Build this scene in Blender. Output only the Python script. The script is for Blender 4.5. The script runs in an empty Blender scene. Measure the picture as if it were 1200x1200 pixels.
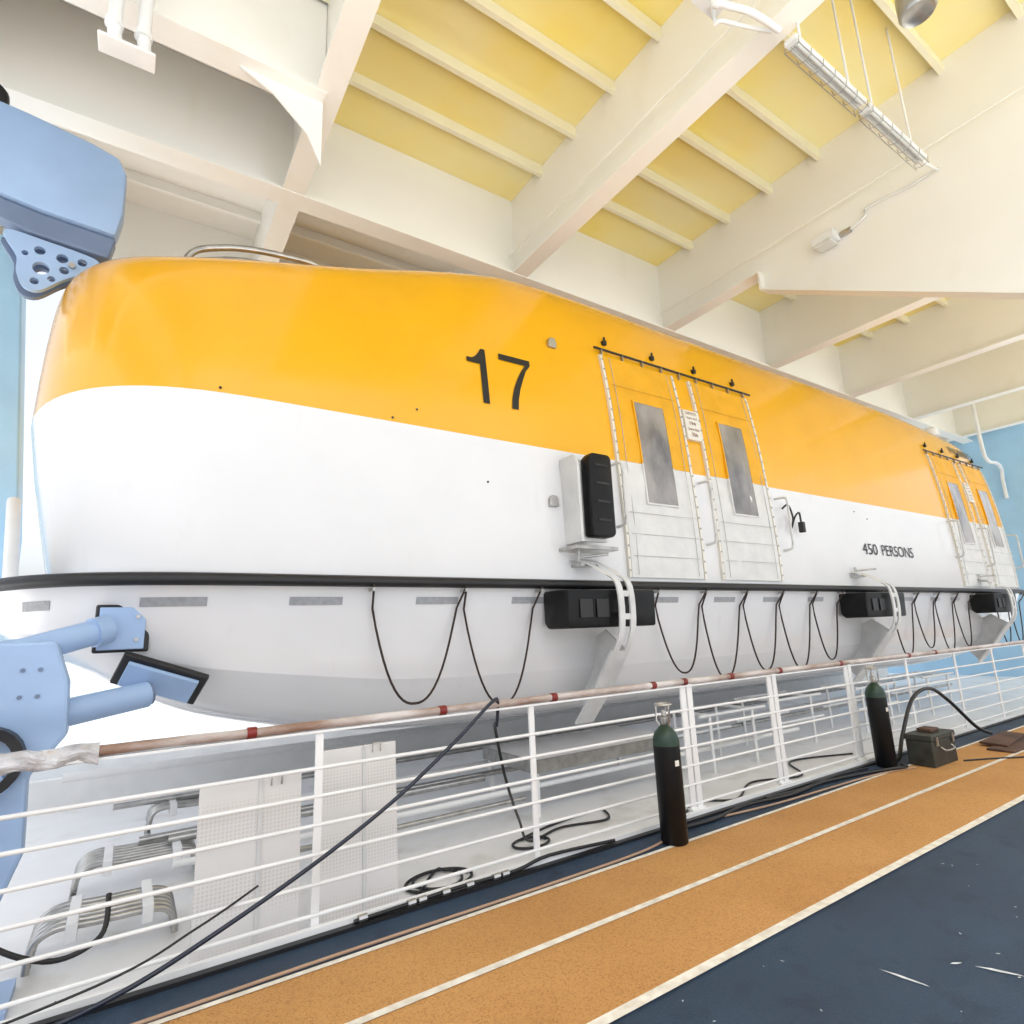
import bpy, math, random, bmesh
from mathutils import Vector, Matrix, noise
random.seed(4)
C = bpy.context.scene.collection
PI = math.pi

# ------------------------------------------------------------------ materials
def mat(name, col, rough=0.5, metal=0.0, nscale=3.0, namt=0.12, bump=0.0, bscale=40.0, dark=None, spec=0.5, stretch=(1,1,1), coat=0.0):
    m = bpy.data.materials.new(name); m.use_nodes = True
    nt = m.node_tree; b = nt.nodes['Principled BSDF']
    b.inputs['Roughness'].default_value = rough; b.inputs['Metallic'].default_value = metal
    b.inputs['Specular IOR Level'].default_value = spec
    b.inputs['Coat Weight'].default_value = coat; b.inputs['Coat Roughness'].default_value = 0.08
    tc = nt.nodes.new('ShaderNodeTexCoord'); mp = nt.nodes.new('ShaderNodeMapping')
    mp.inputs['Scale'].default_value = stretch
    nt.links.new(tc.outputs['Object'], mp.inputs['Vector'])
    n = nt.nodes.new('ShaderNodeTexNoise'); n.inputs['Scale'].default_value = nscale; n.inputs['Detail'].default_value = 6
    nt.links.new(mp.outputs['Vector'], n.inputs['Vector'])
    r = nt.nodes.new('ShaderNodeValToRGB')
    r.color_ramp.elements[0].position = 0.3; r.color_ramp.elements[1].position = 0.62
    d = dark if dark else tuple(c*(1-namt) for c in col)
    r.color_ramp.elements[0].color = (*d, 1); r.color_ramp.elements[1].color = (*col, 1)
    nt.links.new(n.outputs['Fac'], r.inputs['Fac']); nt.links.new(r.outputs['Color'], b.inputs['Base Color'])
    if bump:
        n2 = nt.nodes.new('ShaderNodeTexNoise'); n2.inputs['Scale'].default_value = bscale; n2.inputs['Detail'].default_value = 4
        nt.links.new(mp.outputs['Vector'], n2.inputs['Vector'])
        bp = nt.nodes.new('ShaderNodeBump'); bp.inputs['Strength'].default_value = bump; bp.inputs['Distance'].default_value = 0.02
        nt.links.new(n2.outputs['Fac'], bp.inputs['Height']); nt.links.new(bp.outputs['Normal'], b.inputs['Normal'])
    return m
def overlay(m, scale, p0, p1, dark, detail=3, stretch=(1,1,1), voronoi=False):
    nt = m.node_tree; b = nt.nodes['Principled BSDF']
    tc = nt.nodes.new('ShaderNodeTexCoord'); mp=nt.nodes.new('ShaderNodeMapping'); mp.inputs['Scale'].default_value=stretch
    nt.links.new(tc.outputs['Object'], mp.inputs['Vector'])
    if voronoi:
        n = nt.nodes.new('ShaderNodeTexVoronoi'); n.inputs['Randomness'].default_value=0; out='Distance'
    else:
        n = nt.nodes.new('ShaderNodeTexNoise'); n.inputs['Detail'].default_value=detail; out='Fac'
    n.inputs['Scale'].default_value=scale
    nt.links.new(mp.outputs['Vector'], n.inputs['Vector'])
    r = nt.nodes.new('ShaderNodeValToRGB'); r.color_ramp.elements[0].position=p0; r.color_ramp.elements[1].position=p1
    r.color_ramp.elements[0].color=(*dark,1); r.color_ramp.elements[1].color=(1,1,1,1)
    nt.links.new(n.outputs[out], r.inputs['Fac'])
    mx = nt.nodes.new('ShaderNodeMix'); mx.data_type='RGBA'; mx.blend_type='MULTIPLY'; mx.inputs[0].default_value=1
    old = b.inputs['Base Color'].links[0].from_socket
    nt.links.new(old, mx.inputs[6]); nt.links.new(r.outputs['Color'], mx.inputs[7]); nt.links.new(mx.outputs[2], b.inputs['Base Color'])
    return m
WHITE = mat('white_gelcoat', (.78,.78,.795), .16, nscale=1.3, namt=.04, bump=.04, bscale=1.4, coat=.6)
overlay(WHITE, 3.0, .24,.36, (.95,.95,.94), 5, (1.5,1.5,.5))
YEL = mat('yellow_gelcoat', (.89,.435,.004), .20, nscale=1.5, namt=.05, bump=.04, bscale=1.4, coat=.3)
BLK = mat('black_rubber', (.012,.012,.014), .45, nscale=8, namt=.4)
BLKG = mat('black_plastic', (.006,.006,.007), .42, nscale=8, namt=.4, spec=.25)
PAINT = mat('white_deck_paint', (.86,.86,.85), .4, nscale=2.5, namt=.10, bump=.05, bscale=8)
LDECK = mat('lower_deck_paint', (.91,.91,.91), .32, nscale=1.5, namt=.08, bump=.08, bscale=5)
overlay(LDECK, 2.2,.32,.44,(.86,.84,.81),7)
SKATE = mat('skate_paint', (.70,.70,.69), .4, nscale=4, namt=.15)
BEAM = mat('ceiling_paint', (.93,.91,.85), .38, nscale=.8, namt=.03, bump=.04, bscale=5)
overlay(BEAM, 1.5,.28,.40,(.97,.96,.93),5,(1,1,.4))
PLATE_BOUNCE = mat('ceiling_plate_bounce', (.95,.85,.45), .34, nscale=.45, dark=(.95,.74,.15), bump=.04, bscale=4)  # yellow light bounced off the boat, put into the white plates' colour
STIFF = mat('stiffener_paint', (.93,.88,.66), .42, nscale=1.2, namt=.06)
BLUE = mat('davit_blue', (.36,.51,.76), .35, nscale=2, namt=.10, bump=.03, bscale=6)
BLUE2 = mat('davit_dark_blue', (.17,.23,.36), .4, nscale=2, namt=.2)
SKYB = mat('bulkhead_blue', (.42,.68,.90), .4, nscale=2, namt=.08)
STEEL = mat('stainless', (.52,.51,.49), .3, metal=.9, nscale=10, namt=.3)
GREYT = mat('reflective_tape', (.36,.37,.39), .35, nscale=20, namt=.2)
ROPE = mat('rope', (.05,.03,.022), .8, nscale=60, namt=.5, bump=.6, bscale=120)
CYEL = mat('yellow_canvas', (.85,.42,.008), .5, nscale=5, namt=.10, bump=.4, bscale=6)
CWHT = mat('white_canvas', (.73,.73,.72), .5, nscale=5, namt=.08, bump=.4, bscale=6)
PANE = mat('clear_vinyl', (.34,.31,.29), .12, nscale=2.2, dark=(.09,.085,.08), bump=.6, bscale=9, stretch=(1,1,.6), coat=.6)
SEAM = mat('seam_thread', (.54,.54,.53), .6)
SEAMY = mat('seam_thread_yellow', (.60,.31,.02), .6)
TXT = mat('black_lettering', (.01,.01,.01), .4, namt=.1)
RED = mat('red_tape', (.22,.018,.012), .4, namt=.3)
SIGN = mat('sign_plate', (.80,.76,.68), .4, namt=.05)
SIGNT = mat('sign_text', (.22,.08,.03), .5, namt=.05)
BLUEDECK = mat('blue_deck', (.026,.056,.102), .60, nscale=1.1, dark=(.016,.036,.068), bump=.5, bscale=160)
overlay(BLUEDECK, 110,.38,.5,(.72,.72,.75),3)
overlay(BLUEDECK, 5,.34,.45,(.66,.70,.76),8)
BOUNCEDK = mat('bounce_deck', (.80,.79,.76), .6, namt=.08)  # pale colour of the added bounce deck
LINE = mat('line_paint', (.80,.77,.68), .6, nscale=14, dark=(.60,.54,.44))
SCUFF = mat('scuff', (.62,.66,.68), .7, nscale=20, namt=.3)
HOSEB = mat('blue_black_hose', (.012,.018,.036), .35, namt=.2)
HOSEK = mat('black_hose', (.012,.012,.013), .4, namt=.2)
HOSET = mat('tan_hose', (.42,.27,.18), .5, namt=.2)
WRAP = mat('rail_wrap', (.66,.61,.58), .3, nscale=5, dark=(.27,.16,.11), bump=.5, bscale=30, stretch=(.5,1,1))
FOIL = mat('crumpled_plastic', (.66,.66,.68), .25, nscale=9, dark=(.36,.34,.34), bump=1.0, bscale=18)
GREEN = mat('bottle_green', (.009,.036,.018), .35, namt=.2)
OLIVE = mat('olive_box', (.040,.046,.037), .5, nscale=6, dark=(.018,.018,.016))
BROWN = mat('brown_board', (.13,.06,.035), .7, nscale=5, dark=(.05,.03,.02))
CUSH = mat('red_cloth', (.25,.05,.04), .8, nscale=9, dark=(.08,.02,.02))
LENS = mat('lamp_diffuser', (.7,.7,.66), .3, namt=.1)
SEA = mat('sea_water', (.40,.48,.52), .25, nscale=.05, namt=.2, bump=.5, bscale=.5)
PERF = overlay(mat('perforated_white', (.78,.76,.74), .45, nscale=3, namt=.06), 45,.30,.42,(.87,.86,.84),voronoi=True)
TRACK = overlay(mat('orange_track', (.60,.315,.10), .8, nscale=1.1, dark=(.54,.27,.08), bump=.6, bscale=150), 120,.34,.5,(.70,.62,.54))
overlay(TRACK, 1.6,.3,.42,(.9,.88,.86),8)

# ------------------------------------------------------------------ mesh builder
def catmull(pts, k=6, closed=False):
    pts = [Vector(p) for p in pts]; n = len(pts); out = []
    rng = range(n if closed else n-1)
    for i in rng:
        p0 = pts[(i-1) % n] if (closed or i > 0) else pts[0]
        p1 = pts[i]; p2 = pts[(i+1) % n]
        p3 = pts[(i+2) % n] if (closed or i+2 < n) else pts[-1]
        for j in range(k):
            t = j/k
            out.append(.5*((2*p1)+(-p0+p2)*t+(2*p0-5*p1+4*p2-p3)*t*t+(-p0+3*p1-3*p2+p3)*t**3))
    if not closed: out.append(pts[-1])
    return out
class MB:
    def __init__(s): s.v=[]; s.f=[]
    def add(s, vs, fs):
        o=len(s.v); s.v += [tuple(p) for p in vs]; s.f += [tuple(i+o for i in f) for f in fs]; return s
    def box(s, x0,x1,y0,y1,z0,z1, M=None):
        vs=[Vector((x,y,z)) for x in (x0,x1) for y in (y0,y1) for z in (z0,z1)]
        if M: vs=[M@p for p in vs]
        return s.add(vs, [(0,1,3,2),(4,6,7,5),(0,4,5,1),(2,3,7,6),(0,2,6,4),(1,5,7,3)])
    def tube(s, pts, r, n=8, closed=False, rf=None):
        pts=[Vector(p) for p in pts]; N=len(pts); vs=[]; up=Vector((0,0,1))
        for i,p in enumerate(pts):
            a = pts[i-1] if (i>0 or closed) else p
            b = pts[(i+1)%N] if (i<N-1 or closed) else p
            t=(b-a)
            t = t.normalized() if t.length>1e-9 else Vector((1,0,0))
            u = up - t*up.dot(t)
            if u.length<.05:
                u=Vector((1,0,0))-t*t.x
            u.normalize(); w=t.cross(u)
            rr = r*(rf(i) if rf else 1)
            for k in range(n):
                an=2*PI*k/n; vs.append(p+u*math.cos(an)*rr+w*math.sin(an)*rr)
        fs=[]
        for i in range(N if closed else N-1):
            j=(i+1)%N
            for k in range(n):
                fs.append((i*n+k, i*n+(k+1)%n, j*n+(k+1)%n, j*n+k))
        if not closed:
            fs.append(tuple(reversed(range(n)))); fs.append(tuple((N-1)*n+k for k in range(n)))
        return s.add(vs,fs)
    def lathe(s, c, prof, n=20):
        vs=[];fs=[]
        for r,z in prof:
            for k in range(n): vs.append((c[0]+r*math.cos(2*PI*k/n), c[1]+r*math.sin(2*PI*k/n), c[2]+z))
        for i in range(len(prof)-1):
            for k in range(n): fs.append((i*n+k,i*n+(k+1)%n,(i+1)*n+(k+1)%n,(i+1)*n+k))
        fs.append(tuple(reversed(range(n)))); fs.append(tuple((len(prof)-1)*n+k for k in range(n)))
        return s.add(vs,fs)
    def prism(s, poly, axis, a, b):
        def P(p,t): return (t,p[0],p[1]) if axis=='x' else ((p[0],t,p[1]) if axis=='y' else (p[0],p[1],t))
        n=len(poly); vs=[P(p,a) for p in poly]+[P(p,b) for p in poly]
        fs=[tuple(range(n)), tuple(reversed(range(n,2*n)))]+[(i,(i+1)%n,n+(i+1)%n,n+i) for i in range(n)]
        return s.add(vs,fs)
    def ring(s, c, r0, r1, y0, y1, n=20):
        vs=[]
        for k in range(n):
            a=2*PI*k/n
            for (r,y) in ((r0,y0),(r1,y0),(r1,y1),(r0,y1)): vs.append((c[0]+r*math.cos(a), y, c[1]+r*math.sin(a)))
        fs=[]
        for k in range(n):
            j=(k+1)%n
            for q in range(4): fs.append((k*4+q,k*4+(q+1)%4,j*4+(q+1)%4,j*4+q))
        return s.add(vs,fs)
    def build(s, name, m, parent=None, smooth=None, bevel=0, **kw):
        me=bpy.data.meshes.new(name); me.from_pydata(s.v,[],s.f); me.update()
        bm=bmesh.new(); bm.from_mesh(me); bmesh.ops.recalc_face_normals(bm, faces=bm.faces)
        if bevel:
            es=[e for e in bm.edges if len(e.link_faces)==2 and e.calc_face_angle(0)>.6]
            bmesh.ops.bevel(bm, geom=es, offset=bevel, segments=2, affect='EDGES', profile=.5)
        bm.to_mesh(me); bm.free()
        me.materials.append(m)
        if smooth is not None:
            me.shade_smooth()
            try: me.set_sharp_from_angle(angle=math.radians(smooth))
            except Exception: pass
        o=bpy.data.objects.new(name, me); C.objects.link(o)
        if parent: 
            o.parent=parent; o.matrix_parent_inverse = Matrix.Translation(-Vector(parent.location))
        for k,v in kw.items(): o[k]=v
        return o
def thing(name, label, cat, loc=(0,0,0), group=None):
    o=bpy.data.objects.new(name,None); C.objects.link(o); o.location=loc; o.empty_display_size=.1
    o['label']=label; o['category']=cat
    if group: o['group']=group
    return o
def tag(o,label,cat,group=None):
    o['label']=label; o['category']=cat
    if group: o['group']=group
    return o
def sub(mb, name, m, par, root=None, **kw):
    o = mb.build(name, m, None, **kw); o.parent = par; return o

# ------------------------------------------------------------------ setting: decks, sea
MB().box(-14,26,-1.0,3.62,-.30,0).build('deck', BLUEDECK, kind='structure')
MB().box(-14,26,-14,-1.0,-.30,0).build('bounce_deck', BOUNCEDK, kind='structure')  # unseen, added behind the camera to bounce sunlight onto ceiling and boat
t=MB().add([(-14,2.15,.004),(26,2.15,.004),(26,3.30,.004),(-14,3.30,.004)],[(0,1,2,3)]); t.build('running_track', TRACK, kind='structure')
for y,w in ((2.15,.055),(2.77,.045),(3.30,.035)):
    MB().add([(-14,y-w/2,.008),(26,y-w/2,.008),(26,y+w/2,.008),(-14,y+w/2,.008)],[(0,1,2,3)]).build('track_line', LINE, kind='structure')
MB().box(-14,26,3.625,3.66,-.28,.045).build('deck_coaming', PAINT, kind='structure')
MB().box(-14,26,3.57,3.615,0.0,.02).build('deck_gutter', BLK, kind='structure')
MB().box(-14,26,3.662,14,-.6,-.25).build('lower_deck', LDECK, kind='structure')
MB().add([(-3000,-3000,-22),(3000,-3000,-22),(3000,3000,-22),(-3000,3000,-22)],[(0,1,2,3)]).build('sea', SEA, kind='structure')
MB().box(22,22.2,4.9,12,-.25,8.4).build('bulkhead', SKYB, kind='structure')
mb=MB()
def scuff(x,y,a,l,w):
    M=Matrix.Translation((x,y,.004))@Matrix.Rotation(a,4,'Z')
    mb.add([M@Vector(p) for p in ((-l,-w,0),(0,-w*1.6,0),(l,-w*.2,0),(l*.8,w*.8,0),(-l*.3,w,0))],[(0,1,2,3,4)])
scuff(3.065,1.56,-1.45,.10,.007); scuff(3.45,1.33,-1.17,.09,.008); scuff(2.0,1.60,.3,.014,.007); scuff(3.37,1.47,-.6,.03,.006)
for i in range(50):
    scuff(random.uniform(1.2,5), random.uniform(.5,2.05), random.uniform(0,3), random.uniform(.003,.012), .003)
mb.build('deck_scuffs', SCUFF, kind='structure')

# ------------------------------------------------------------------ ceiling
ceil=thing('ceiling','x','x'); del ceil['label']; del ceil['category']; ceil['kind']='structure'
CY0=-1.2; CX0=-5.6
MB().box(1.25,22,CY0,6.58,8.4,8.5).build('ceiling_plate', PLATE_BOUNCE, ceil)
MB().box(1.25,22,6.582,10.5,8.4,8.5).box(CX0,1.248,CY0,10.5,8.4,8.5).build('outer_ceiling_plate', BEAM, ceil)
BX=[-5.45,-2.1,1.25,4.6,7.95,11.2,14.5,17.9,21.2]
for x in BX:
    o=MB().box(x-.012,x+.012,CY0,10.5,7.02,8.399).build('ceiling_beam', BEAM, ceil)
    if abs(x-7.95)<.01:
        f=MB().box(x-.13,x+.13,4.55,10.5,7.0,7.03)
        yl=CY0; zl=5.03+(yl-1.6)*.583
        sub(MB().prism([(4.6,7.035),(4.5,6.72),(1.6,5.03),(yl,zl),(yl,7.035)],'x',x-.014,x+.014),'bracket',BEAM,o)
        f2=MB().prism([(4.5,6.72),(4.5,6.69),(1.6,5.0),(yl,zl-.03),(yl,zl),(1.6,5.03)],'x',x-.13,x+.13)
        f2.box(x-.13,x+.13,4.5,4.53,6.7,7.01)
        sub(f2,'bracket_flange',BEAM,o)
    else:
        f=MB().box(x-.13,x+.13,CY0,10.5,7.0,7.03)
    sub(f,'flange',BEAM,o)
for y,x0,x1 in ((6.58,CX0,22),(5.05,CX0,1.23),(9.6,CX0,22)):
    o=MB().box(x0,x1,y-.012,y+.012,7.03,8.398).build('ceiling_girder', BEAM, ceil)
    sub(MB().box(x0,x1-.002,y-.14,y+.14,6.99,7.026),'flange',BEAM,o)
for i in range(22):
    y=5.73+.78*(4-i)
    if y<CY0 or abs(y-6.58)<.1: continue
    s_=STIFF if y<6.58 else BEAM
    o=MB().box(CX0,22,y-.008,y+.008,8.25,8.397).build('ceiling_stiffener', s_, ceil)
    sub(MB().box(CX0,22,y-.012,y+.05,8.235,8.249),'flange',s_,o)
MB().prism([(1.22,7.03),(.35,7.03),(.75,6.85),(1.08,6.55),(1.22,6.25)],'y',5.04,5.06).build('knee_plate', BEAM, ceil)
for x in (4.44,7.8):
    MB().tube([(x,CY0,7.3),(x,6.5,7.3)],.012,6).build('cable_run', BEAM, ceil)

# ------------------------------------------------------------------ lifeboat
YC=7.55; B0=2.8; X0=-.97; L0=1.92; X1=18.3; LA=1.5; NP=3.0
def lerp_tab(tab,x):
    if x<=tab[0][0]: return tab[0][1]
    for (a,b),(c,d) in zip(tab,tab[1:]):
        if x<=c:
            t=(x-a)/(c-a); return b+(d-b)*t
    return tab[-1][1]
def smooth_tab(tab,k=5):
    return [(p.x,p.y) for p in catmull([(a,b,0) for a,b in tab],k)]
HT=smooth_tab([(-1.2,.60),(-.4,.605),(.3,.63),(1.7,.775),(3,.93),(4.2,1.0),(8,1.0),(12.5,1.0),(15,.97),(18.4,.86)])
GT=smooth_tab([(-1.3,.32),(-.5,.46),(.05,.66),(.55,.82),(1.5,.98),(2.2,1.06),(4,1.1),(10,1.1),(15,1.1),(18.4,.7)])
UP=smooth_tab([(2.10,.02),(2.6,.02),(3.1,.04),(3.58,.07),(4.0,.10),(4.4,.14),(4.8,.195),(5.1,.25),(5.4,.32),(5.7,.42),(5.9,.53),(6.05,.68),(6.15,.9),(6.22,1.3),(6.26,1.8),(6.28,2.4)],4)
LO=[(.62,2.7),(.68,2.1),(.74,1.5),(.80,1.0),(.86,.72),(.92,.58),(.99,.48),(1.06,.40),(1.13,.33),(1.20,.27),(1.28,.215),(1.4,.185),(1.55,.15),(1.7,.115),(1.85,.075),(1.97,.04),(2.05,.015),(2.08,.0)]
ZB=3.58
def bow(z): return lerp_tab([(2.1,.30),(2.6,.20),(3.1,.10),(3.58,.02)],z) if z<ZB else .02
KU=.15
def ring(d, lower=False, z=4.0):
    kx=.5 if lower else (KU if d<.55 else KU+(d-.55)*.25)
    x1=X1-d*.7; B=B0-d; La=LA
    if lower: x0=X0-.16+d*kx; L=L0
    else: x0=X0+d*kx+bow(z); L=L0-bow(z)
    pts=[]; e=2/NP; NB=24; NS=44; NA=14
    for i in range(NB+1):
        th=i/NB*PI/2; pts.append((x0+L*(1-max(0,math.cos(th))**e), B*math.sin(th)**e))
    xs=x0+L; xe=x1-La
    for i in range(1,NS): pts.append((xs+(xe-xs)*i/NS, B))
    for i in range(NA+1):
        th=PI/2*(1-i/NA); pts.append((x1-La*(1-max(0,math.cos(th))**e), B*math.sin(th)**e))
    near=[(x,YC-y) for x,y in pts]; far=[(x,YC+y) for x,y in reversed(pts[1:-1])]
    return near+far
def zup(x,z): return z if z<=ZB else ZB+(z-ZB)*lerp_tab(HT,x)
def zlo(x,z): return 2.08-(2.08-z)*lerp_tab(GT,x)
def loft(levels, zf, lower=False, cap_first=False, cap_last=False):
    m=MB(); vs=[]; n=None
    for z,d in levels:
        r=ring(d,lower,z); n=len(r)
        vs += [(x,y,zf(x,z)) for x,y in r]
    fs=[]
    for i in range(len(levels)-1):
        for k in range(n): fs.append((i*n+k,i*n+(k+1)%n,(i+1)*n+(k+1)%n,(i+1)*n+k))
    for flag,h in ((cap_last,(len(levels)-1)*n),(cap_first,0)):
        if not flag: continue
        for k in range(n//2): 
            q2=[]
            for w in (k,k+1,(n-k-1)%n,(n-k)%n):
                if h+w not in q2: q2.append(h+w)
            if len(q2)>2: fs.append(tuple(q2))
    return m.add(vs,fs)
def inset_up(x,z):
    if z>ZB: z=ZB+(z-ZB)/lerp_tab(HT,x)
    return lerp_tab(UP,z)
def side_y(x,z):
    if z<2.08:
        zz=2.08-(2.08-z)/lerp_tab(GT,x); d=lerp_tab(LO,zz); x0=X0-.16+d*.5; L=L0
    else:
        d=inset_up(x,z); x0=X0+d*KU+bow(z); L=L0-bow(z)
    B=B0-d; s=(x-x0)/L
    if s>=1: return YC-B
    s=max(s,0); return YC-B*(1-(1-s)**NP)**(1/NP)
def drape(m,x0,x1,z0,z1,off,nx=6,nz=12,wr=0,seed=0):
    vs=[]
    for j in range(nz+1):
        for i in range(nx+1):
            x=x0+(x1-x0)*i/nx; z=z0+(z1-z0)*j/nz
            o=off
            if wr and 0<i<nx and 0<j<nz: o+=wr*(noise.noise(Vector((x*2.3+seed,z*1.7,seed)))+.5*noise.noise(Vector((x*6+seed,z*4,seed))))
            vs.append((x,side_y(x,z)-o,z))
    W=nx+1; fs=[(j*W+i,j*W+i+1,(j+1)*W+i+1,(j+1)*W+i) for j in range(nz) for i in range(nx)]
    border=[i for i in range(W)]+[j*W+nx for j in range(1,nz+1)]+[nz*W+i for i in range(nx-1,-1,-1)]+[j*W for j in range(nz-1,0,-1)]
    base=len(vs)
    for b in border:
        p=vs[b]; vs.append((p[0],side_y(p[0],p[2])+.004,p[2]))
    n=len(border)
    for k in range(n): fs.append((border[k],base+k,base+(k+1)%n,border[(k+1)%n]))
    return m.add(vs,fs)
def text_mesh(body, cx, cz, h, w, off, bold=0.0):
    cu=bpy.data.curves.new('t','FONT'); cu.body=body; cu.align_x='CENTER'; cu.resolution_u=6; cu.offset=bold
    ob=bpy.data.objects.new('t',cu); C.objects.link(ob)
    dg=bpy.context.evaluated_depsgraph_get()
    me=bpy.data.meshes.new_from_object(ob.evaluated_get(dg))
    vs=[v.co.copy() for v in me.vertices]; fs=[tuple(p.vertices) for p in me.polygons]
    bpy.data.objects.remove(ob); bpy.data.meshes.remove(me)
    ax=min(v.x for v in vs); bx_=max(v.x for v in vs); ay=min(v.y for v in vs); by=max(v.y for v in vs)
    out=[]
    for v in vs:
        X=cx+((v.x-ax)/(bx_-ax)-.5)*w; Z=cz+((v.y-ay)/(by-ay)-.5)*h
        out.append((X,side_y(X,Z)-off,Z))
    return MB().add(out,fs)

boat=thing('lifeboat','large enclosed yellow and white lifeboat numbered 17 stowed beyond the railing','lifeboat',(8.6,YC,.35))
can=loft([l for l in UP if l[0]>=ZB-.001],zup,cap_last=True).build('canopy',YEL,boat,smooth=40)
top=loft([l for l in UP if l[0]<=ZB+.001],zup).build('topside',WHITE,boat,smooth=40)
hull=loft(LO,zlo,lower=True,cap_first=True).build('hull',WHITE,boat,smooth=16)
a=ring(.0,True); b=ring(.02,False,2.10); n=len(a)
MB().add([(x,y,2.08) for x,y in a]+[(x,y,2.10) for x,y in b],[(k,(k+1)%n,n+(k+1)%n,n+k) for k in range(n)]).build('ledge',WHITE,boat)
rr=[(x,y,2.075) for x,y in ring(-.03,True)]
MB().tube(rr,.048,8,closed=True).build('rub_rail',BLK,boat,smooth=60)
def digit(poly,name):
    vs=[];fs=[]
    for q in poly:
        o_=len(vs)
        for (u,v) in q:
            X=2.74+u*.66; Z=3.975+v*.66; vs.append((X,side_y(X,Z)-.010,Z))
        fs.append(tuple(range(o_,o_+len(q))))
    MB().add(vs,fs).build(name,TXT,boat)
digit([[(.26,0),(.38,0),(.38,.33),(.26,.33)],[(.26,.33),(.38,.33),(.38,.66),(.26,.66)],[(.26,.66),(.38,.66),(.38,1),(.30,1),(.26,.86)],
       [(.02,.70),(.26,.70),(.26,.79),(.02,.79)],[(.12,.79),(.26,.79),(.26,.86),(.30,1),(.24,.90),(.18,.83)]],'hull_number_one')
c7=[(.80,0,.93,0),(.83,.2,.955,.2),(.89,.4,1.01,.4),(.97,.58,1.09,.6),(1.06,.74,1.17,.78),(1.16,.88,1.27,.90)]
digit([[(p[0],p[1]),(p[2],p[3]),(q[2],q[3]),(q[0],q[1])] for p,q in zip(c7,c7[1:])]+[[(.64,.88),(1.16,.88),(1.27,.90),(1.27,1),(.64,1)]],'hull_number_seven')
text_mesh('450',10.46,2.76,.19,.50,.012,0).build('capacity_lettering',TXT,boat)
text_mesh('PERSONS',11.46,2.76,.19,1.18,.012,0).build('capacity_lettering',TXT,boat)
for x in (.25,1.25,2.33,3.35,5.35,6.45,7.5,8.6,11.6,12.7,13.6,16.6):
    drape(MB(),x-.21,x+.21,1.885,1.95,.006,6,1).build('reflective_tape',GREYT,boat)
drape(MB(),-.66,-.49,1.885,1.95,.006,6,1).build('reflective_tape',GREYT,boat)
att=[[1.68,2.56,3.42],[5.1,5.95,6.78,7.6,8.45,9.2],[10.9,11.75,12.6,13.45,14.2],[15.6,16.4,17.1]]
for grp in att:
    for xa,xb in zip(grp,grp[1:]):
        dep=random.uniform(.98,1.12); sk=random.uniform(-.06,.06); pts=[]
        for i in range(25):
            t=i/24; q=2*t-1
            z=2.04-dep*(1-abs(q)**2.4); x=xa+(xb-xa)*t+sk*(1-q*q)
            y=min(side_y(x,max(z,.95))-.03,4.80) if z<2.0 else 4.66
            pts.append((x,y,z))
        MB().tube(pts,.011,6).build('grab_line',ROPE,boat,smooth=60)
    for xa in grp:
        MB().box(xa-.012,xa+.012,4.66,4.76,1.99,2.02).build('grab_line_eye',STEEL,boat)

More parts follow.
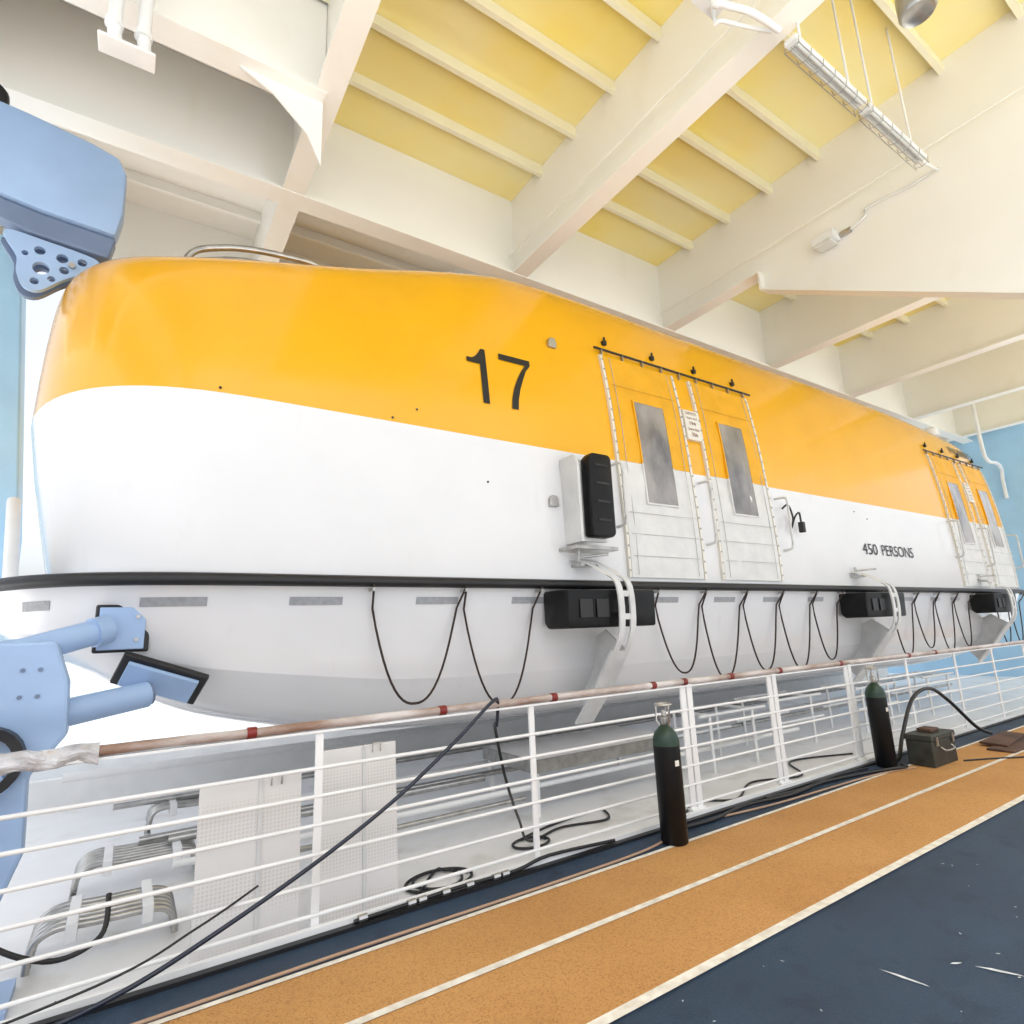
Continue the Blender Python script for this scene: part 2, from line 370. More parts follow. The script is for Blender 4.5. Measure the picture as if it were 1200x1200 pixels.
def doorset(xl, n):
    dx=1.25; gap=.42
    hz=5.02
    for k in range(2):
        x0=xl+k*(dx+gap); x1=x0+dx
        d=drape(MB(),x0,x1,ZB,hz,.035,16,24,wr=.030,seed=n*3+k).build('door',CYEL,boat,smooth=50)
        sub(drape(MB(),x0,x1,2.17,ZB-.002,.035,16,24,wr=.034,seed=n*5+k+9),'lower_flap',CWHT,d,smooth=50)
        wx0,wx1=x0+.37,x0+.90
        sub(drape(MB(),wx0,wx1,3.08,4.42,.058,6,14,wr=.016,seed=k+n),'window',PANE,d,smooth=50)
        for (a_,b_,c_,e_,mm) in ((wx0-.02,wx0,3.06,ZB,CWHT),(wx1,wx1+.02,3.06,ZB,CWHT),(wx0-.02,wx0,ZB,4.44,CYEL),(wx1,wx1+.02,ZB,4.44,CYEL),(wx0,wx1,4.42,4.44,CYEL),(wx0,wx1,3.06,3.08,CWHT)):
            sub(drape(MB(),a_,b_,c_,e_,.062,2,6),'window_frame',mm,d)
        for z in (2.42,2.68,2.94):
            sub(MB().tube([(x0+.04+(dx-.08)*i/8, side_y(x0,z)-.052,z) for i in range(9)],.004,5),'seam',SEAM,d)
        sub(MB().tube([(x0+.05+(dx-.1)*i/8, side_y(x0,4.6)-.052,4.6) for i in range(9)],.004,5),'seam',SEAMY,d)
        for xs in (x0+.10,x1-.10):
            sub(MB().tube([(xs, side_y(xs,2.2+i*.2)-.046,2.2+i*.2) for i in range(15)],.004,5),'seam',SEAM,d)
        for xs in (x0-.03,x1+.03):
            sub(drape(MB(),xs-.018,xs+.018,2.17,hz,.04,1,24),'lacing_strip',SIGN,d)
            st=MB()
            for i in range(20):
                z=2.25+i*.142; y=side_y(xs,z)-.045
                st.box(xs-.009,xs+.009,y-.008,y+.004,z-.009,z+.009)
            st.build('stud_row',STEEL).parent=d
    xr=xl+2*dx+gap
    h=MB()
    h.tube([(xl-.12+(xr-xl+.30)*i/10, side_y(xl+1,hz+.09)-.04,hz+.09) for i in range(11)],.015,8)
    ho=h.build('door_header',BLK,boat,smooth=60)
    for i in range(9): 
        x=xl+(xr-xl)*i/8; y=side_y(x,hz+.03); sub(MB().box(x-.008,x+.008,y-.04,y-.0,hz-.01,hz+.1),'header_clip',STEEL,ho)
    for fx in (.1,.98,1.85,2.75):
        x=xl+fx; y=side_y(x,hz+.22)
        b_=MB().box(x-.028,x+.028,y-.05,y+.02,hz+.19,hz+.25); b_.tube([(x,y-.03,hz+.25),(x,y-.03,hz+.30)],.016,8)
        b_.build('roof_cleat',BLK,boat,bevel=.006)
    sx=xl+dx+gap/2
    so=drape(MB(),sx-.145,sx+.145,4.06,4.50,.06,2,4).build('capacity_sign',SIGN,boat)
    for tx,zz,hh,ww in (('CAPACITY',4.455,.042,.23),('Upper deck',4.38,.042,.22),('194',4.305,.055,.12),('Lower deck',4.22,.042,.22),('256',4.14,.055,.12)):
        sub(text_mesh(tx,sx,zz,hh,ww,.065,.006),'sign_text',SIGNT,so)
    for hx,z0,z1 in ((xl-.14,2.75,3.5),(xl+1.42,2.62,3.45),(xr+.22,2.62,3.4)):
        y=4.62
        pts=catmull([(hx,4.8,z1),(hx,4.66,z1-.01),(hx,y,z1-.08),(hx,y,(z0+z1)/2),(hx,y,z0+.08),(hx,4.66,z0+.01),(hx,4.8,z0)],4)
        MB().tube(pts,.018,8).build('grab_handle',SKATE,boat,smooth=60)
doorset(4.76,1); doorset(14.1,2)
def ring_fitting(x,z):
    y=side_y(x,z)
    m=MB().prism([(x-.06,z-.06),(x+.06,z-.06),(x+.055,z+.02),(x+.03,z+.06),(x-.03,z+.06),(x-.055,z+.02)],'y',y-.05,y+.02)
    m.build('lifting_eye',STEEL,boat,bevel=.008)
ring_fitting(3.95,4.98); ring_fitting(3.70,2.97)
for x,z in ((1.9,3.62),(.45,3.62),(2.9,3.1),(2.15,3.75),(10.6,3.3),(10.2,3.4)):
    y=side_y(x,z); MB().ring((x,z),.001,.011,y-.010,y,8).build('bolt_head',BLK,boat)
FO=-.10; FZ=-.07
fm=MB().prism([(a+FO,b+FZ) for a,b in ((4.04,2.62),(4.33,2.62),(4.37,2.66),(4.37,3.50),(4.33,3.54),(4.10,3.54),(4.04,3.48))],'y',4.42,4.57)
fo=fm.build('upright_fender',BLKG,boat,bevel=.03,smooth=40)
br=MB().prism([(4.50,2.50),(4.50,3.34),(4.56,3.46),(4.8,3.46),(4.8,2.50)],'x',3.84,3.875)
sub(br,'fender_bracket',SKATE,fo,bevel=.006)
sub(MB().box(3.875,4.27,4.58,4.62,2.52,3.42),'fender_bracket',SKATE,fo,bevel=.006)
sub(MB().box(3.74,4.33,4.48,4.8,2.42,2.46),'fender_foot',STEEL,fo,bevel=.006)
for z in (2.8,3.0,3.2,3.4):
    sub(MB().box(4.12+FO,4.30+FO,4.412,4.43,z-.012+FZ,z+.012+FZ),'fender_rib',BLK,fo)
def skate(x0,x1):
    xm=x0+(x1-x0)*.56
    blk=MB().prism([(4.40,1.62),(4.74,1.62),(4.80,1.68),(4.80,2.0),(4.38,2.0)],'x',x0,x1)
    bo=blk.build('skate_block',BLKG,boat,bevel=.025,smooth=40)
    for q in (.18,.36): sub(MB().box(x0+(x1-x0)*q-.08,x0+(x1-x0)*q+.08,4.372,4.384,1.72,1.9),'block_pad',BLK,bo,bevel=.003)
    path=catmull([(xm-.22,4.78,2.34),(xm-.15,4.66,2.32),(xm-.04,4.42,2.16),(xm+.02,4.32,2.02),(xm+.02,4.32,1.60),(xm+.02,4.45,1.36)],4)
    for off in (-.075,.075):
        vs=[];fs=[]
        for i,p in enumerate(path):
            for dx_ in (-.036,.036):
                for dy_ in (-.010,.010): vs.append((p.x+dx_+off,p.y+dy_,p.z+(.0 if i>8 else dy_)))
        n_=len(path)
        for i in range(n_-1):
            a_=i*4;b_=a_+4
            for q,r_ in ((0,1),(1,3),(3,2),(2,0)): fs.append((a_+q,a_+r_,b_+r_,b_+q))
        fs.append((0,1,3,2)); e=(n_-1)*4; fs.append((e,e+2,e+3,e+1))
        sub(MB().add(vs,fs),'skate_leg',SKATE,bo,smooth=20)
    for z in (1.95,1.72):
        sub(MB().box(xm-.05,xm+.09,4.305,4.317,z-.03,z+.03),'skate_web',SKATE,bo,bevel=.004)
    pz=[(xm+.02,4.43,1.38),(xm+.02,4.70,1.02),(xm+.0,5.05,.62)]
    vs=[];
    for (px,py,pz_) in pz:
        vs+= [(px-.13,py,pz_),(px+.11,py,pz_),(px-.13,py+.03,pz_+.01),(px+.11,py+.03,pz_+.01)]
    fs=[]
    for i in (0,4):
        for q,r_ in ((0,1),(1,3),(3,2),(2,0)): fs.append((i+q,i+r_,i+4+r_,i+4+q))
    fs+= [(0,1,3,2),(8,10,11,9)]
    sub(MB().add(vs,fs),'skate_plate',SKATE,bo)
    rb=MB().prism([(4.46,1.40),(4.73,1.05),(5.08,.64),(5.3,.9),(4.95,1.5),(4.74,1.60)],'x',xm+.095,xm+.11)
    sub(rb,'skate_rib',SKATE,bo)
    sub(MB().box(xm-.30,xm-.06,4.60,4.78,2.26,2.29),'skate_hinge',STEEL,bo); sub(MB().tube([(xm-.24,4.7,2.291),(xm-.24,4.7,2.42)],.022,8),'hinge_pin',STEEL,bo); sub(MB().tube([(xm-.24,4.68,2.36),(xm-.0,4.5,2.38)],.014,6),'hinge_lever',STEEL,bo)
skate(3.52,4.72); skate(9.25,10.5); skate(14.3,15.5)
MB().tube(catmull([(7.98,4.76,3.25),(8.05,4.70,3.3),(8.1,4.68,3.1),(8.03,4.68,2.95),(8.15,4.68,3.12),(8.28,4.68,3.2),(8.3,4.68,3.05)],6),.014,6).build('hanging_cable',BLK,boat)
MB().box(8.27,8.34,4.64,4.72,2.9,3.06).build('cable_plug',BLK,boat,bevel=.01)
for dy,r in ((0,.035),(.22,.03)):
    MB().tube(catmull([(.12,6.0+dy,5.15),(.22,6.0+dy,5.50),(.50,6.0+dy,5.66),(.80,6.0+dy,5.74),(1.15,6.0+dy,5.78),(1.45,6.0+dy,5.78),(1.75,6.0+dy,5.62)],6),r,8).build('roof_rail',STEEL,boat,smooth=60)
MB().lathe((17.2,5.9,5.7),[(.10,0),(.10,.5),(.2,.5),(.2,.68),(.1,.74)],16).build('roof_vent',PAINT,boat,smooth=40)
text_mesh('P628889',16.4,5.40,.20,1.35,.012,.01).build('registration_lettering',GREEN,boat)

# ------------------------------------------------------------------ davit (blue)
dav=thing('davit','light blue davit with padded fender arms and hook block at the boat\'s left end','davit',(-.6,4.5,-.25))
hb=MB().prism([(-.43,5.58),(-.39,5.85),(-.40,6.30),(-.47,6.46),(-.70,6.53),(-1.2,6.62),(-3,6.82),(-3,5.72),(-1.5,5.72),(-1.0,5.63)],'y',6.2,6.42)
hb.build('head_block',BLUE,dav,bevel=.04,smooth=35)
MB().prism([(-.47,5.34),(-.43,5.56),(-1.0,5.615),(-1.5,5.70),(-3,5.70),(-3,5.56),(-1.5,5.54),(-1.1,5.40)],'y',6.24,6.40).build('head_block_keel',BLUE2,dav,bevel=.015)
def plate_with_holes(outer, holes, y, th):
    cu=bpy.data.curves.new('c','CURVE'); cu.dimensions='2D'; cu.fill_mode='BOTH'; cu.extrude=th/2
    def sp(pts):
        s_=cu.splines.new('POLY'); s_.points.add(len(pts)-1); s_.use_cyclic_u=True
        for i,(x,z) in enumerate(pts): s_.points[i].co=(x,z,0,1)
    sp(outer)
    for (cx,cz,r) in holes: sp([(cx+r*math.cos(2*PI*k/18),cz+r*math.sin(2*PI*k/18)) for k in range(18)])
    ob=bpy.data.objects.new('c',cu); C.objects.link(ob)
    me=bpy.data.meshes.new_from_object(ob.evaluated_get(bpy.context.evaluated_depsgraph_get()))
    vs=[(v.co.x, y-v.co.z, v.co.y) for v in me.vertices]; fs=[tuple(p.vertices) for p in me.polygons]
    bpy.data.objects.remove(ob); bpy.data.meshes.remove(me)
    return MB().add(vs,fs)
SC=.84
def scl(x,z): return (-.92+(x+.95)*SC, 5.38+(z-5.42)*SC)
ol=[scl(p.x,p.y) for p in catmull([(-1.35,5.42,0),(-.95,5.40,0),(-.55,5.34,0),(-.50,5.24,0),(-.62,5.12,0),(-.80,4.98,0),(-.98,4.80,0),(-1.12,4.80,0),(-1.2,4.95,0),(-1.22,5.15,0)],4,closed=True)]
hl=[(*scl(x,z),r*SC) for x,z,r in [(-.65,5.25,.045),(-.83,5.24,.055),(-1.03,5.27,.05),(-.80,5.10,.045),(-1.0,5.06,.075),(-1.04,4.89,.04),(-.9,4.96,.035),(-1.15,5.2,.03)]]
plate_with_holes(ol,hl,6.30,.05).build('hook_plate',BLUE,dav)
plate_with_holes([(x-.03,z-.02) for x,z in ol],hl[:5],6.42,.05).build('hook_plate',BLUE2,dav)
MB().ring((-.74,5.17),.0,.028,6.24,6.46).build('hook_pin',STEEL,dav)
MB().tube(catmull([(-1.65,6.35,6.65),(-1.55,6.3,6.85),(-1.42,6.3,6.80),(-1.40,6.3,6.62)],5),.04,8).build('wire_sheave',BLK,dav)
MB().tube([(-1.4,4.35,1.50),(-.55,4.62,1.60),(-.12,4.86,1.74)],.085,18).build('upper_arm',BLUE,dav,smooth=50)
MB().tube([(-.21,4.80,1.71),(-.13,4.855,1.735)],.098,18).build('arm_collar',BLUE,dav,smooth=40)
MB().tube([(-.5,4.5,1.20),(.13,4.78,1.29)],.085,18).build('lower_arm',BLUE,dav,smooth=50)
MB().tube([(.06,4.75,1.28),(.15,4.79,1.295)],.075,18).build('arm_collar',BLUE2,dav,smooth=40)
M1=Matrix.Translation((-.04,4.92,1.74))@Matrix.Rotation(.12,4,'Z')
p1=MB().box(-.165,.165,.022,.07,-.165,.165,M1).build('fender_pad',BLK,dav,bevel=.012)
sub(MB().box(-.145,.13,-.005,.02,-.145,.145,M1),'pad_plate',BLUE,p1,bevel=.006)
for (u,v) in ((.08,.08),(.08,-.08)): 
    q=M1@Vector((u,-.012,v)); sub(MB().ring((q.x,q.z),.0,.014,q.y-.008,q.y+.01,8),'pad_bolt',STEEL,p1)
M2=Matrix.Translation((.20,4.86,1.36))@Matrix.Rotation(.36,4,'Y')@Matrix.Rotation(.75,4,'X')
p2=MB().box(-.28,.28,.012,.06,-.14,.14,M2).build('fender_pad',BLK,dav,bevel=.012)
sub(MB().box(-.23,.23,-.02,.01,-.105,.105,M2),'pad_plate',BLUE,p2,bevel=.006)
MB().prism([(-.66,1.66),(-.36,1.66),(-.28,1.42),(-.26,1.12),(-.42,.9),(-.40,.5),(-.5,.2),(-.48,-.25),(-.9,-.25),(-.75,.4),(-.66,.9)],'y',4.42,4.56).build('column',BLUE,dav,bevel=.02)
MB().tube([(-1.2,4.3,.55),(-.52,4.42,.92)],.07,12).build('brace',BLUE,dav,smooth=50)
MB().ring((-.62,1.02),.14,.19,4.30,4.40,24).build('hose_reel_rim',BLK,dav,smooth=40)
MB().box(-1.0,-.38,4.3,4.7,-.25,-.2).build('base_plate',BLUE,dav)
for (x,z) in ((-.5,1.5),(-.5,1.35),(-.42,1.5),(-.42,1.35)): MB().ring((x,z),0,.012,4.410,4.42,8).build('bolt',BLUE2,dav)
dv=thing('davit_column','tall pale blue davit column rising behind the boat\'s left end','davit',(-1.5,9.3,-.25))
MB().prism([(-1.85,-.25),(-1.22,-.25),(-1.25,3.0),(-1.62,7.0),(-2.0,7.0)],'y',9.1,9.5).build('column',SKYB,dv,bevel=.02)
MB().tube([(-1.3,8.9,3.4),(-1.15,8.3,2.4),(-1.02,7.9,1.6)],.07,10).build('strut',PAINT,dv,smooth=50)
MB().box(-2.0,-1.1,9.0,9.6,-.25,-.15).build('base_plate',SKYB,dv)

# ------------------------------------------------------------------ railing
rail=thing('railing','white painted deck railing with a wrapped handrail along the running track','railing',(4,3.68,0))
RY=3.68
posts=[-2,-.5,1.0,2.54,4.2,5.5,7.0,8.5,10,11.4,12.8,14.2,15.6,17,18.4,19.8]
for x in posts:
    hw=.033 if x in (4.2,5.5,7.0) else .023
    MB().box(x-hw,x+hw,RY-.008,RY+.012,-.04,1.064).build('post',PAINT,rail,bevel=.004)
    if x in (4.2,5.5,7.0):
        MB().box(x+.055,x+.121,RY-.008,RY+.012,-.04,1.12).build('post',PAINT,rail,bevel=.004)
        MB().box(x-.04,x+.13,RY-.03,RY+.03,.047,.06).build('post_foot',PAINT,rail)
for i in range(6):
    z=.09+.155*i
    MB().tube([(-3,RY,z),(21,RY,z)],.0115,8).build('rail_bar',PAINT,rail,smooth=60)
MB().box(-3,21,RY-.02,RY+.02,1.065,1.078).build('handrail_strip',PAINT,rail)
pts=[(x*.1,RY+.004*noise.noise(Vector((x*.3,0,0))),1.108+.006*noise.noise(Vector((x*.23,3,0)))) for x in range(-30,211)]
hr=MB().tube(pts,.026,10,rf=lambda i:1+.16*noise.noise(Vector((i*.7,1,0)))).build('handrail',WRAP,rail,smooth=60)
for x in (.62,1.81,2.75,3.83,4.23,4.9,5.7,6.9,8.6,9.4):
    sub(MB().tube([(x-.025,RY,1.108),(x+.025,RY,1.108)],.0315,12),'red_tape',RED,hr,smooth=60)
vs=MB(); pp=[(-1.6+i*.04,RY,1.10) for i in range(39)]
vs.tube(pp,.048,16)
vs.v=[(v[0],v[1]+.03*noise.noise(Vector(v)*14),v[2]+.035*noise.noise(Vector(v)*11+Vector((5,0,0)))) for v in vs.v]
sub(vs,'plastic_wrap',FOIL,hr)

# ------------------------------------------------------------------ gas cylinders
def cylinder(x,y,label,h=.80):
    t=thing('gas_cylinder',label,'gas cylinder',(x,y,.004),'gas cylinders standing by the railing')
    MB().lathe((x,y,.004),[(.092,0),(.102,.012),(.102,h*.86),(.1015,h*.87)],28).build('body',BLKG,t,smooth=40)
    MB().lathe((x,y,.004),[(.103,h*.87),(.102,h*.92),(.085,h*.985),(.05,h*1.03),(.03,h*1.06)],28).build('shoulder',GREEN,t,smooth=40)
    MB().lathe((x,y,.004),[(.03,h*1.06),(.034,h*1.09),(.034,h*1.13),(.018,h*1.14),(.018,h*1.19)],12).build('valve',STEEL,t,smooth=40)
    g=MB()
    for a in range(3):
        an=a*2*PI/3+.5; c,s_=math.cos(an),math.sin(an)
        g.tube([(x+c*.03,y+s_*.03,h*1.05),(x+c*.06,y+s_*.06,h*1.10),(x+c*.06,y+s_*.06,h*1.24)],.008,6)
    g.tube([(x+.06*math.cos(k*PI/10),y+.06*math.sin(k*PI/10),h*1.25) for k in range(20)],.011,6,closed=True)
    g.build('valve_guard',STEEL,t,smooth=60)
    MB().box(x-.03,x+.01,y-.1045,y-.100,h*.70,h*.75).build('sticker',SIGN,t)
cylinder(3.58,3.35,'black gas cylinder with green shoulder, the nearer one against the railing')
cylinder(7.10,3.44,'black gas cylinder with green shoulder standing beside the dark metal box',h=.84)

tb=thing('storage_box','worn dark olive metal box with clasps on the orange track','box',(7.6,3.2,.004))
MB().box(7.34,7.92,3.06,3.32,.004,.27).build('body',OLIVE,tb,bevel=.01)
MB().box(7.33,7.93,3.05,3.33,.272,.33).build('lid',OLIVE,tb,bevel=.01)
MB().tube(catmull([(7.5,3.04,.2),(7.52,3.0,.17),(7.73,3.0,.17),(7.75,3.04,.2)],4),.008,6).build('handle',STEEL,tb)
for x in (7.43,7.83): MB().box(x-.02,x+.02,3.035,3.048,.22,.31).build('clasp',STEEL,tb)
tag(MB().box(7.55,7.75,3.13,3.28,.331,.37).build('small_carton',BROWN,bevel=.01),'small brown carton lying on the dark metal box','carton')
tag(MB().box(8.7,10.0,2.78,3.05,.004,.03).build('brown_board',BROWN,bevel=.004),'lower of two dark brown boards lying flat on the track past the box','board')
tag(MB().prism([(8.9,2.9),(9.9,3.0),(9.95,3.25),(8.95,3.2)],'z',.031,.055).build('brown_board',BROWN,bevel=.004),'upper of two dark brown boards lying askew on the track past the box','board')
def hose(pts,r,m,name,label,cat='hose',k=8):
    return tag(MB().tube(catmull(pts,k),r,8).build(name,m,smooth=60),label,cat)
hose([(7.3,3.47,.02),(7.45,3.46,.05),(7.7,3.5,.25),(8.1,3.5,.62),(8.6,3.5,.70),(9.1,3.5,.5),(9.5,3.4,.15),(9.8,3.35,.03)],.022,HOSEK,'thick_hose','thick black hose arching up behind the dark metal box')
hose([(3.78,3.5,.02),(4.2,3.47,.02),(4.7,3.52,.025),(5.3,3.46,.02),(5.9,3.5,.02),(6.5,3.42,.02),(6.85,3.28,.04),(7.1,3.24,.03),(7.26,3.36,.015)],.016,HOSEK,'deck_hose','black hose along the railing foot between the two gas cylinders')
hose([(5.0,3.52,.03),(5.6,3.5,.02),(6.2,3.53,.03),(6.8,3.5,.02)],.014,HOSEK,'deck_hose','second shorter black hose beside the railing foot near the right cylinder')
hose([(7.9,3.0,.012),(8.2,2.85,.012),(8.7,2.6,.012),(9.6,2.62,.012),(10.6,2.9,.012),(12,2.7,.012)],.010,HOSEK,'deck_cable','thin black cable curving across the track beyond the metal box','cable')
hose([(2.26,3.72,.95),(2.24,3.66,1.12),(2.15,3.60,1.13),(1.85,3.57,.92),(1.45,3.55,.66),(1.0,3.55,.42),(.5,3.53,.21),(.1,3.5,.08),(-.3,3.48,.022),(-.9,3.46,.02)],.0125,HOSEB,'air_hose','dark blue hose slung over the handrail and down to the deck')
hose([(-1.0,3.52,.02),(.0,3.54,.12),(.4,3.60,.22),(.7,3.72,.30)],.006,HOSEK,'thin_cable','thin black cable rising from the blue deck strip at lower left','cable')
hose([(-2,3.335,.014),(0,3.33,.014),(1,3.345,.014),(2.4,3.335,.014),(3.3,3.36,.014),(4.0,3.5,.014),(5,3.40,.014),(6.5,3.33,.014),(7.2,3.2,.014)],.009,HOSET,'tan_hose','thin tan hose running along the outer edge of the track')
hose([(2.26,3.73,.97),(2.3,3.8,.9),(2.5,4.0,.5),(2.8,4.3,.1),(3.1,4.6,-.2),(3.6,4.8,-.235),(4.1,4.7,-.235),(4.3,5.0,-.235)],.012,HOSEK,'lower_hose','black hose dropping from the handrail to the white lower deck')
hose([(-.9,4.3,1.0),(-.75,4.2,.75),(-.6,4.15,.4),(-.45,4.1,.2),(-.2,4.1,.06),(0,4.15,.1),(.02,4.3,.25)],.014,HOSEK,'davit_hose','black hose drooping from the blue davit at the left edge')
hose([(4.6,4.2,-.235),(5.2,4.5,-.235),(5.6,4.3,-.235),(6.3,4.6,-.235),(7.0,4.4,-.235),(7.6,4.9,-.235),(8.6,4.6,-.235)],.012,HOSEK,'lower_cable','black cable snaking over the lower deck behind the right posts','cable')
def coil(cx,cy,r,turns,label,tail):
    pts=[]
    for i in range(int(turns*14)):
        a=i*2*PI/14; q=r*(1-.06*(i/14)); pts.append((cx+q*math.cos(a)*(1+.2*math.sin(a*.37)),cy+q*math.sin(a)*.8,-.235+.004*(i/14)))
    pts+=tail
    tag(MB().tube(catmull(pts,3),.012,6).build('coiled_hose',HOSEK,smooth=60),label,'hose')
coil(2.15,4.45,.24,2.3,'loosely coiled black hose on the lower deck beside the right white panel',[(1.9,4.3,-.235),(1.7,4.1,-.235),(1.4,4.0,-.2)])
coil(3.15,4.65,.16,1.4,'small loop of black hose on the lower deck below the dropped hose',[(3.5,4.9,-.235),(4.1,5.0,-.235)])
ch=thing('coupled_pipe','dark jointed pipe with metal couplings lying along the railing foot','pipe',(1.8,3.72,0))
MB().tube(catmull([(1.2,3.60,.03),(1.5,3.60,.035),(1.9,3.605,.04),(2.3,3.60,.035),(2.6,3.62,.06),(3.2,3.60,.035)],5),.012,8).build('pipe',HOSEK,ch,smooth=60)
for x in (1.25,1.55,1.62,1.78,1.95,2.15,2.22): MB().tube([(x-.025,3.602,.037),(x+.025,3.602,.038)],.02,8).build('coupling',STEEL,ch,smooth=40)
rg=MB(); R=10
for j in range(R+1):
    for i in range(R+1):
        x=-.30+.30*i/R; y=3.72+.24*j/R; e=min(i,R-i,j,R-j)/5
        rg.v.append((x+.03*noise.noise(Vector((x*20,y*20,1))),y,-.24+.17*e**.5*(1+.7*noise.noise(Vector((x*14,y*14,0))))))
rg.f=[(j*(R+1)+i,j*(R+1)+i+1,(j+1)*(R+1)+i+1,(j+1)*(R+1)+i) for j in range(R) for i in range(R)]
tag(rg.build('cloth_bundle',CUSH,smooth=80),'crumpled dark red cloth on the lower deck at lower left','cloth')

# ------------------------------------------------------------------ lower deck equipment
def panel(x0,x1,y,z1,label,lean=.06):  # upright perforated panel, two sheets with a joint strip
    t=thing('perforated_panel',label,'panel',((x0+x1)/2,y,-.25),'perforated white panels leaning behind the railing')
    xm=x0+(x1-x0)*.58
    for a_,b_ in ((x0,xm-.004),(xm+.004,x1)):
        MB().prism([(y,-.25),(y+.02,-.25),(y+.02+lean,z1),(y+lean,z1)],'x',a_,b_).build('sheet',PERF,t,bevel=.003)
    MB().prism([(y-.012,-.24),(y-.002,-.24),(y-.002+lean,z1-.01),(y-.012+lean,z1-.01)],'x',xm-.012,xm+.012).build('joint_strip',SKATE,t)
    z=z1-.05
    MB().tube([(xm+.06,y+lean-.02,z),(xm+.06,y+lean-.02,z+.06),(xm+.12,y+lean-.02,z+.06),(xm+.12,y+lean-.02,z)],.006,6).build('handle',STEEL,t)
panel(.42,1.0,4.02,.78,'left of two perforated white panels standing behind the railing')
panel(1.14,1.72,4.22,.85,'right of two perforated white panels standing behind the railing')
def bundle(x0,x1,y,z,n,label):
    t=thing('pipe_bundle',label,'pipes',((x0+x1)/2,y,z))
    for i in range(n):
        yy=y+i*.075
        MB().tube(catmull([(x0,yy,-.22),(x0+.02,yy,z),(x0+.12,yy,z+.06),(x0+.3,yy,z+.05),(x1-.12,yy+.03,z+.03),(x1-.02,yy+.04,z-.03),(x1,yy+.04,-.22)],5),.021,8).build('pipe',STEEL,t,smooth=60)
    for x in (x0+.2,x1-.16):
        MB().box(x-.03,x+.03,y-.04,y+n*.075,z-.02,z+.085).build('clamp',PAINT,t,bevel=.005)
bundle(-.35,.40,4.75,-.08,6,'bundle of bent steel pipes on the lower deck beside the blue davit')
bundle(-.2,.62,5.75,-.05,6,'farther bundle of bent steel pipes on the lower deck behind the left panel')
bundle(.3,1.0,7.0,-.0,5,'farthest bundle of bent steel pipes beneath the boat')
for i,(y,z,x0,x1,r) in enumerate([(5.1,.0,1.1,3.4,.022),(5.3,.03,.4,8.5,.028),(5.9,.05,.4,3.4,.035),(6.05,.05,.2,16,.03),(6.7,.0,1,18,.045),(7.2,.1,0,18,.03),(8.6,.2,-.5,18,.05)]):
    tag(MB().tube([(x0,y,z),(x1,y,z)],r,10).build('deck_pipe',STEEL if i in(0,2,3,5) else PAINT,smooth=60),
        'straight pipe running along the lower deck, number %s counting outward from the railing'%['one','two','three','four','five','six','seven'][i],'pipe','straight pipes along the lower deck')
pf=thing('perforated_platform','low white perforated platform on short legs on the lower deck','platform',(4.6,5.7,-.25))
MB().box(3.6,5.7,5.2,6.2,.27,.30).build('top',PERF,pf,bevel=.004)
MB().box(3.58,5.72,5.17,5.198,.18,.305).build('rim',STEEL,pf); MB().box(3.57,3.598,5.2,6.2,.18,.305).build('rim',STEEL,pf)
for x in (3.65,5.65):
    for y in (5.25,6.15): MB().box(x-.025,x+.025,y-.025,y+.025,-.25,.268).build('leg',PAINT,pf)
for k,(x,y) in enumerate([(6.4,5.2),(8.2,5.4),(10.5,5.3),(13,5.3)]):
    t=thing('pipe_trestle','low white pipe trestle on the lower deck, %s from the left'%['first','second','third','fourth'][k],'trestle',(x,y,-.25),'white pipe trestles on the lower deck')
    for dx in (0,.9):
        MB().tube([(x+dx,y,-.25),(x+dx,y,.45)],.022,8).build('leg',PAINT,t,smooth=60)
        MB().tube([(x+dx,y+.6,-.25),(x+dx,y+.6,.45)],.022,8).build('leg',PAINT,t,smooth=60)
    for yy in (y,y+.6):
        for z in (.12,.45): MB().tube([(x-.2,yy,z),(x+1.2,yy,z)],.02,8).build('bar',PAINT,t,smooth=60)
    MB().tube([(x,y,.45),(x,y+.6,.45)],.018,8).build('cross_bar',PAINT,t); MB().tube([(x+.9,y,.45),(x+.9,y+.6,.45)],.018,8).build('cross_bar',PAINT,t)
for y in (9.2,10.8):
    tag(MB().box(-1,20,y,y+.12,-.25,.1).build('deck_sill',PAINT,bevel=.01),'white sill along the lower deck under the boat, %s'%('inner one' if y<10 else 'outer one'),'sill')

# ------------------------------------------------------------------ lamps, conduits and pipes on the ceiling
def strip_light(x0,x1,y,z,label):
    t=thing('strip_light',label,'light fixture',((x0+x1)/2,y,z),'caged strip lights under the ceiling')
    MB().box(x0,x1,y-.06,y+.06,z+.05,z+.10).build('tray',PAINT,t,bevel=.01)
    for dy in (-.026,.026): MB().tube([(x0+.05,y+dy,z+.03),(x1-.05,y+dy,z+.03)],.016,8).build('tube_lamp',LENS,t,smooth=60)
    g=MB()
    n=int((x1-x0)/.2)
    for i in range(n+1):
        x=x0+.02+(x1-x0-.04)*i/n
        g.tube([(x,y-.07,z+.06),(x,y-.06,z-.0),(x,y,z-.02),(x,y+.06,z-.0),(x,y+.07,z+.06)],.004,5)
    for dy in (-.065,0,.065): g.tube([(x0,y+dy,z-.012),(x1,y+dy,z-.012)],.004,5)
    g.build('wire_cage',STEEL,t)
    for x in (x0+.2,x1-.2):
        MB().tube([(x,y,z+.10),(x,y,8.39)],.012,8).build('hanger',PAINT,t)
strip_light(4.5,5.75,2.0,6.6,'long caged strip light near the top edge, nearer of the pair')
strip_light(5.82,7.1,2.0,6.6,'long caged strip light, farther of the pair, ending by the conduit')
jl=thing('bulkhead_lamp','small square lamp with cage on the big white ceiling bracket','lamp',(7.85,3.44,6.86))
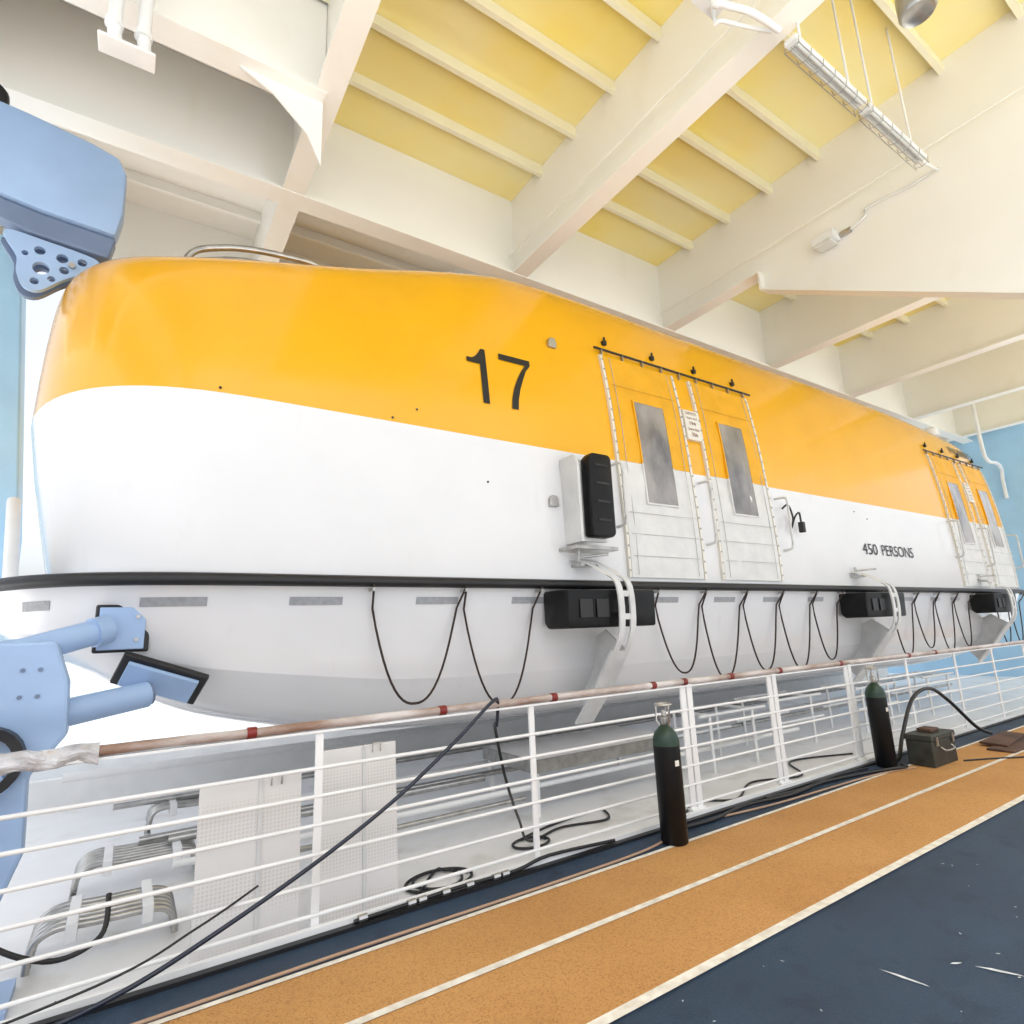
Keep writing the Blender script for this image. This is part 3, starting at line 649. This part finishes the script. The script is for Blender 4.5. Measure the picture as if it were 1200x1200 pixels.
MB().box(7.72,7.93,3.30,3.62,6.82,6.94).build('housing',PAINT,jl,bevel=.012)
MB().box(7.70,7.90,3.34,3.58,6.765,6.818).build('lens',LENS,jl,bevel=.015)
MB().tube([(7.9,3.3,6.88),(7.9,3.15,6.88)],.04,10).build('gland',STEEL,jl)
tag(MB().tube(catmull([(7.9,3.15,6.88),(7.9,2.95,6.95),(7.9,2.9,7.05),(7.9,2.4,7.0),(7.88,2.1,7.0),(7.6,2.02,6.8),(7.1,2.0,6.66)],6),.016,8).build('conduit',PAINT,smooth=60),'thin white conduit joining the small lamp and the strip lights','conduit')
sp=thing('round_fixture','round metal fixture on a stem at the top right edge of the view','fixture',(5.57,1.36,6.9))
MB().lathe((5.57,1.36,6.98),[(.09,0.02),(.13,0),(.15,.03),(.15,.24),(.09,.3),(.02,.3)],24).build('housing',STEEL,sp,smooth=40)
MB().tube([(5.57,1.36,7.28),(5.57,1.36,8.39)],.025,8).build('stem',PAINT,sp)
pr=thing('pipe_bracket','white pipe elbow and bracket beside the strip light at the top','pipe',(4.1,2.2,7))
MB().tube(catmull([(3.8,2.25,8.39),(3.8,2.25,7.0),(3.85,2.2,6.85),(4.1,2.1,6.82),(4.45,2.05,6.8)],5),.03,10).build('pipe',PAINT,pr,smooth=60)
MB().tube(catmull([(3.95,2.35,8.39),(3.95,2.35,7.0),(4.0,2.3,6.88),(4.45,2.12,6.86)],5),.02,10).build('pipe',PAINT,pr,smooth=60)
MB().box(3.75,4.05,2.15,2.42,7.05,7.07).build('bracket',PAINT,pr)
tp=thing('twin_downpipes','pair of white pipes ending in a flanged bracket at top left','pipes',(-.38,4.75,6.3))
for dx in (0,.2):
    x=-.50+dx
    MB().tube(catmull([(x,4.75,8.39),(x,4.75,7.2),(x,4.75,6.6),(x+.02,4.76,6.34)],4),.05,12).build('pipe',PAINT,tp,smooth=60)
    MB().lathe((x,4.75,6.50),[(.065,0),(.065,.05)],14).build('collar',PAINT,tp)
MB().box(-.59,-.20,4.66,4.85,6.30,6.325).build('bracket_plate',PAINT,tp,bevel=.01)
tag(MB().tube(catmull([(21.9,5.9,5.0),(21.9,5.9,5.6),(21.8,5.85,5.9),(21.3,5.8,6.0),(20.6,5.8,6.0),(20.4,5.8,6.5),(20.4,5.8,8.39)],5),.05,10).build('bulkhead_pipe',PAINT,smooth=60),'white pipe bending down the pale blue bulkhead beyond the boat','pipe')

# ------------------------------------------------------------------ camera, light
ex=Vector((1040,-100,-672)).normalized(); ey=Vector((-450,-160,-672)); ey=(ey-ex*ey.dot(ex)).normalized(); ez=ex.cross(ey)
cam=bpy.data.cameras.new('camera'); co=bpy.data.objects.new('camera',cam); C.objects.link(co)
cam.lens=36*672/1200; cam.sensor_width=36; cam.clip_end=8000; cam.clip_start=.05
co.matrix_world=Matrix.Translation((0,0,1.6))@Matrix((ex,ey,ez)).to_4x4()
bpy.context.scene.camera=co
el=math.radians(74); az=math.atan2(-1.0,-.6)
sdir=Vector((math.cos(az)*math.cos(el),math.sin(az)*math.cos(el),math.sin(el)))
sl=bpy.data.lights.new('sun','SUN'); sl.energy=5.0; sl.angle=math.radians(.6); sl.color=(1,.96,.9)
so=bpy.data.objects.new('sun',sl); C.objects.link(so); so.rotation_euler=(-sdir).to_track_quat('-Z','Y').to_euler()
w=bpy.data.worlds.new('World'); bpy.context.scene.world=w; w.use_nodes=True
nt=w.node_tree; bg=nt.nodes['Background']; sk=nt.nodes.new('ShaderNodeTexSky'); sk.sky_type='NISHITA'; sk.sun_disc=False
sk.sun_elevation=el; sk.sun_rotation=PI/2-az; sk.air_density=1.0; sk.dust_density=5.0; sk.ozone_density=1.0
hs=nt.nodes.new('ShaderNodeHueSaturation'); hs.inputs['Saturation'].default_value=.3
nt.links.new(sk.outputs['Color'],hs.inputs['Color']); nt.links.new(hs.outputs['Color'],bg.inputs['Color']); bg.inputs['Strength'].default_value=.36
vs_=bpy.context.scene.view_settings; vs_.view_transform='Standard'; vs_.look='None'; vs_.exposure=0
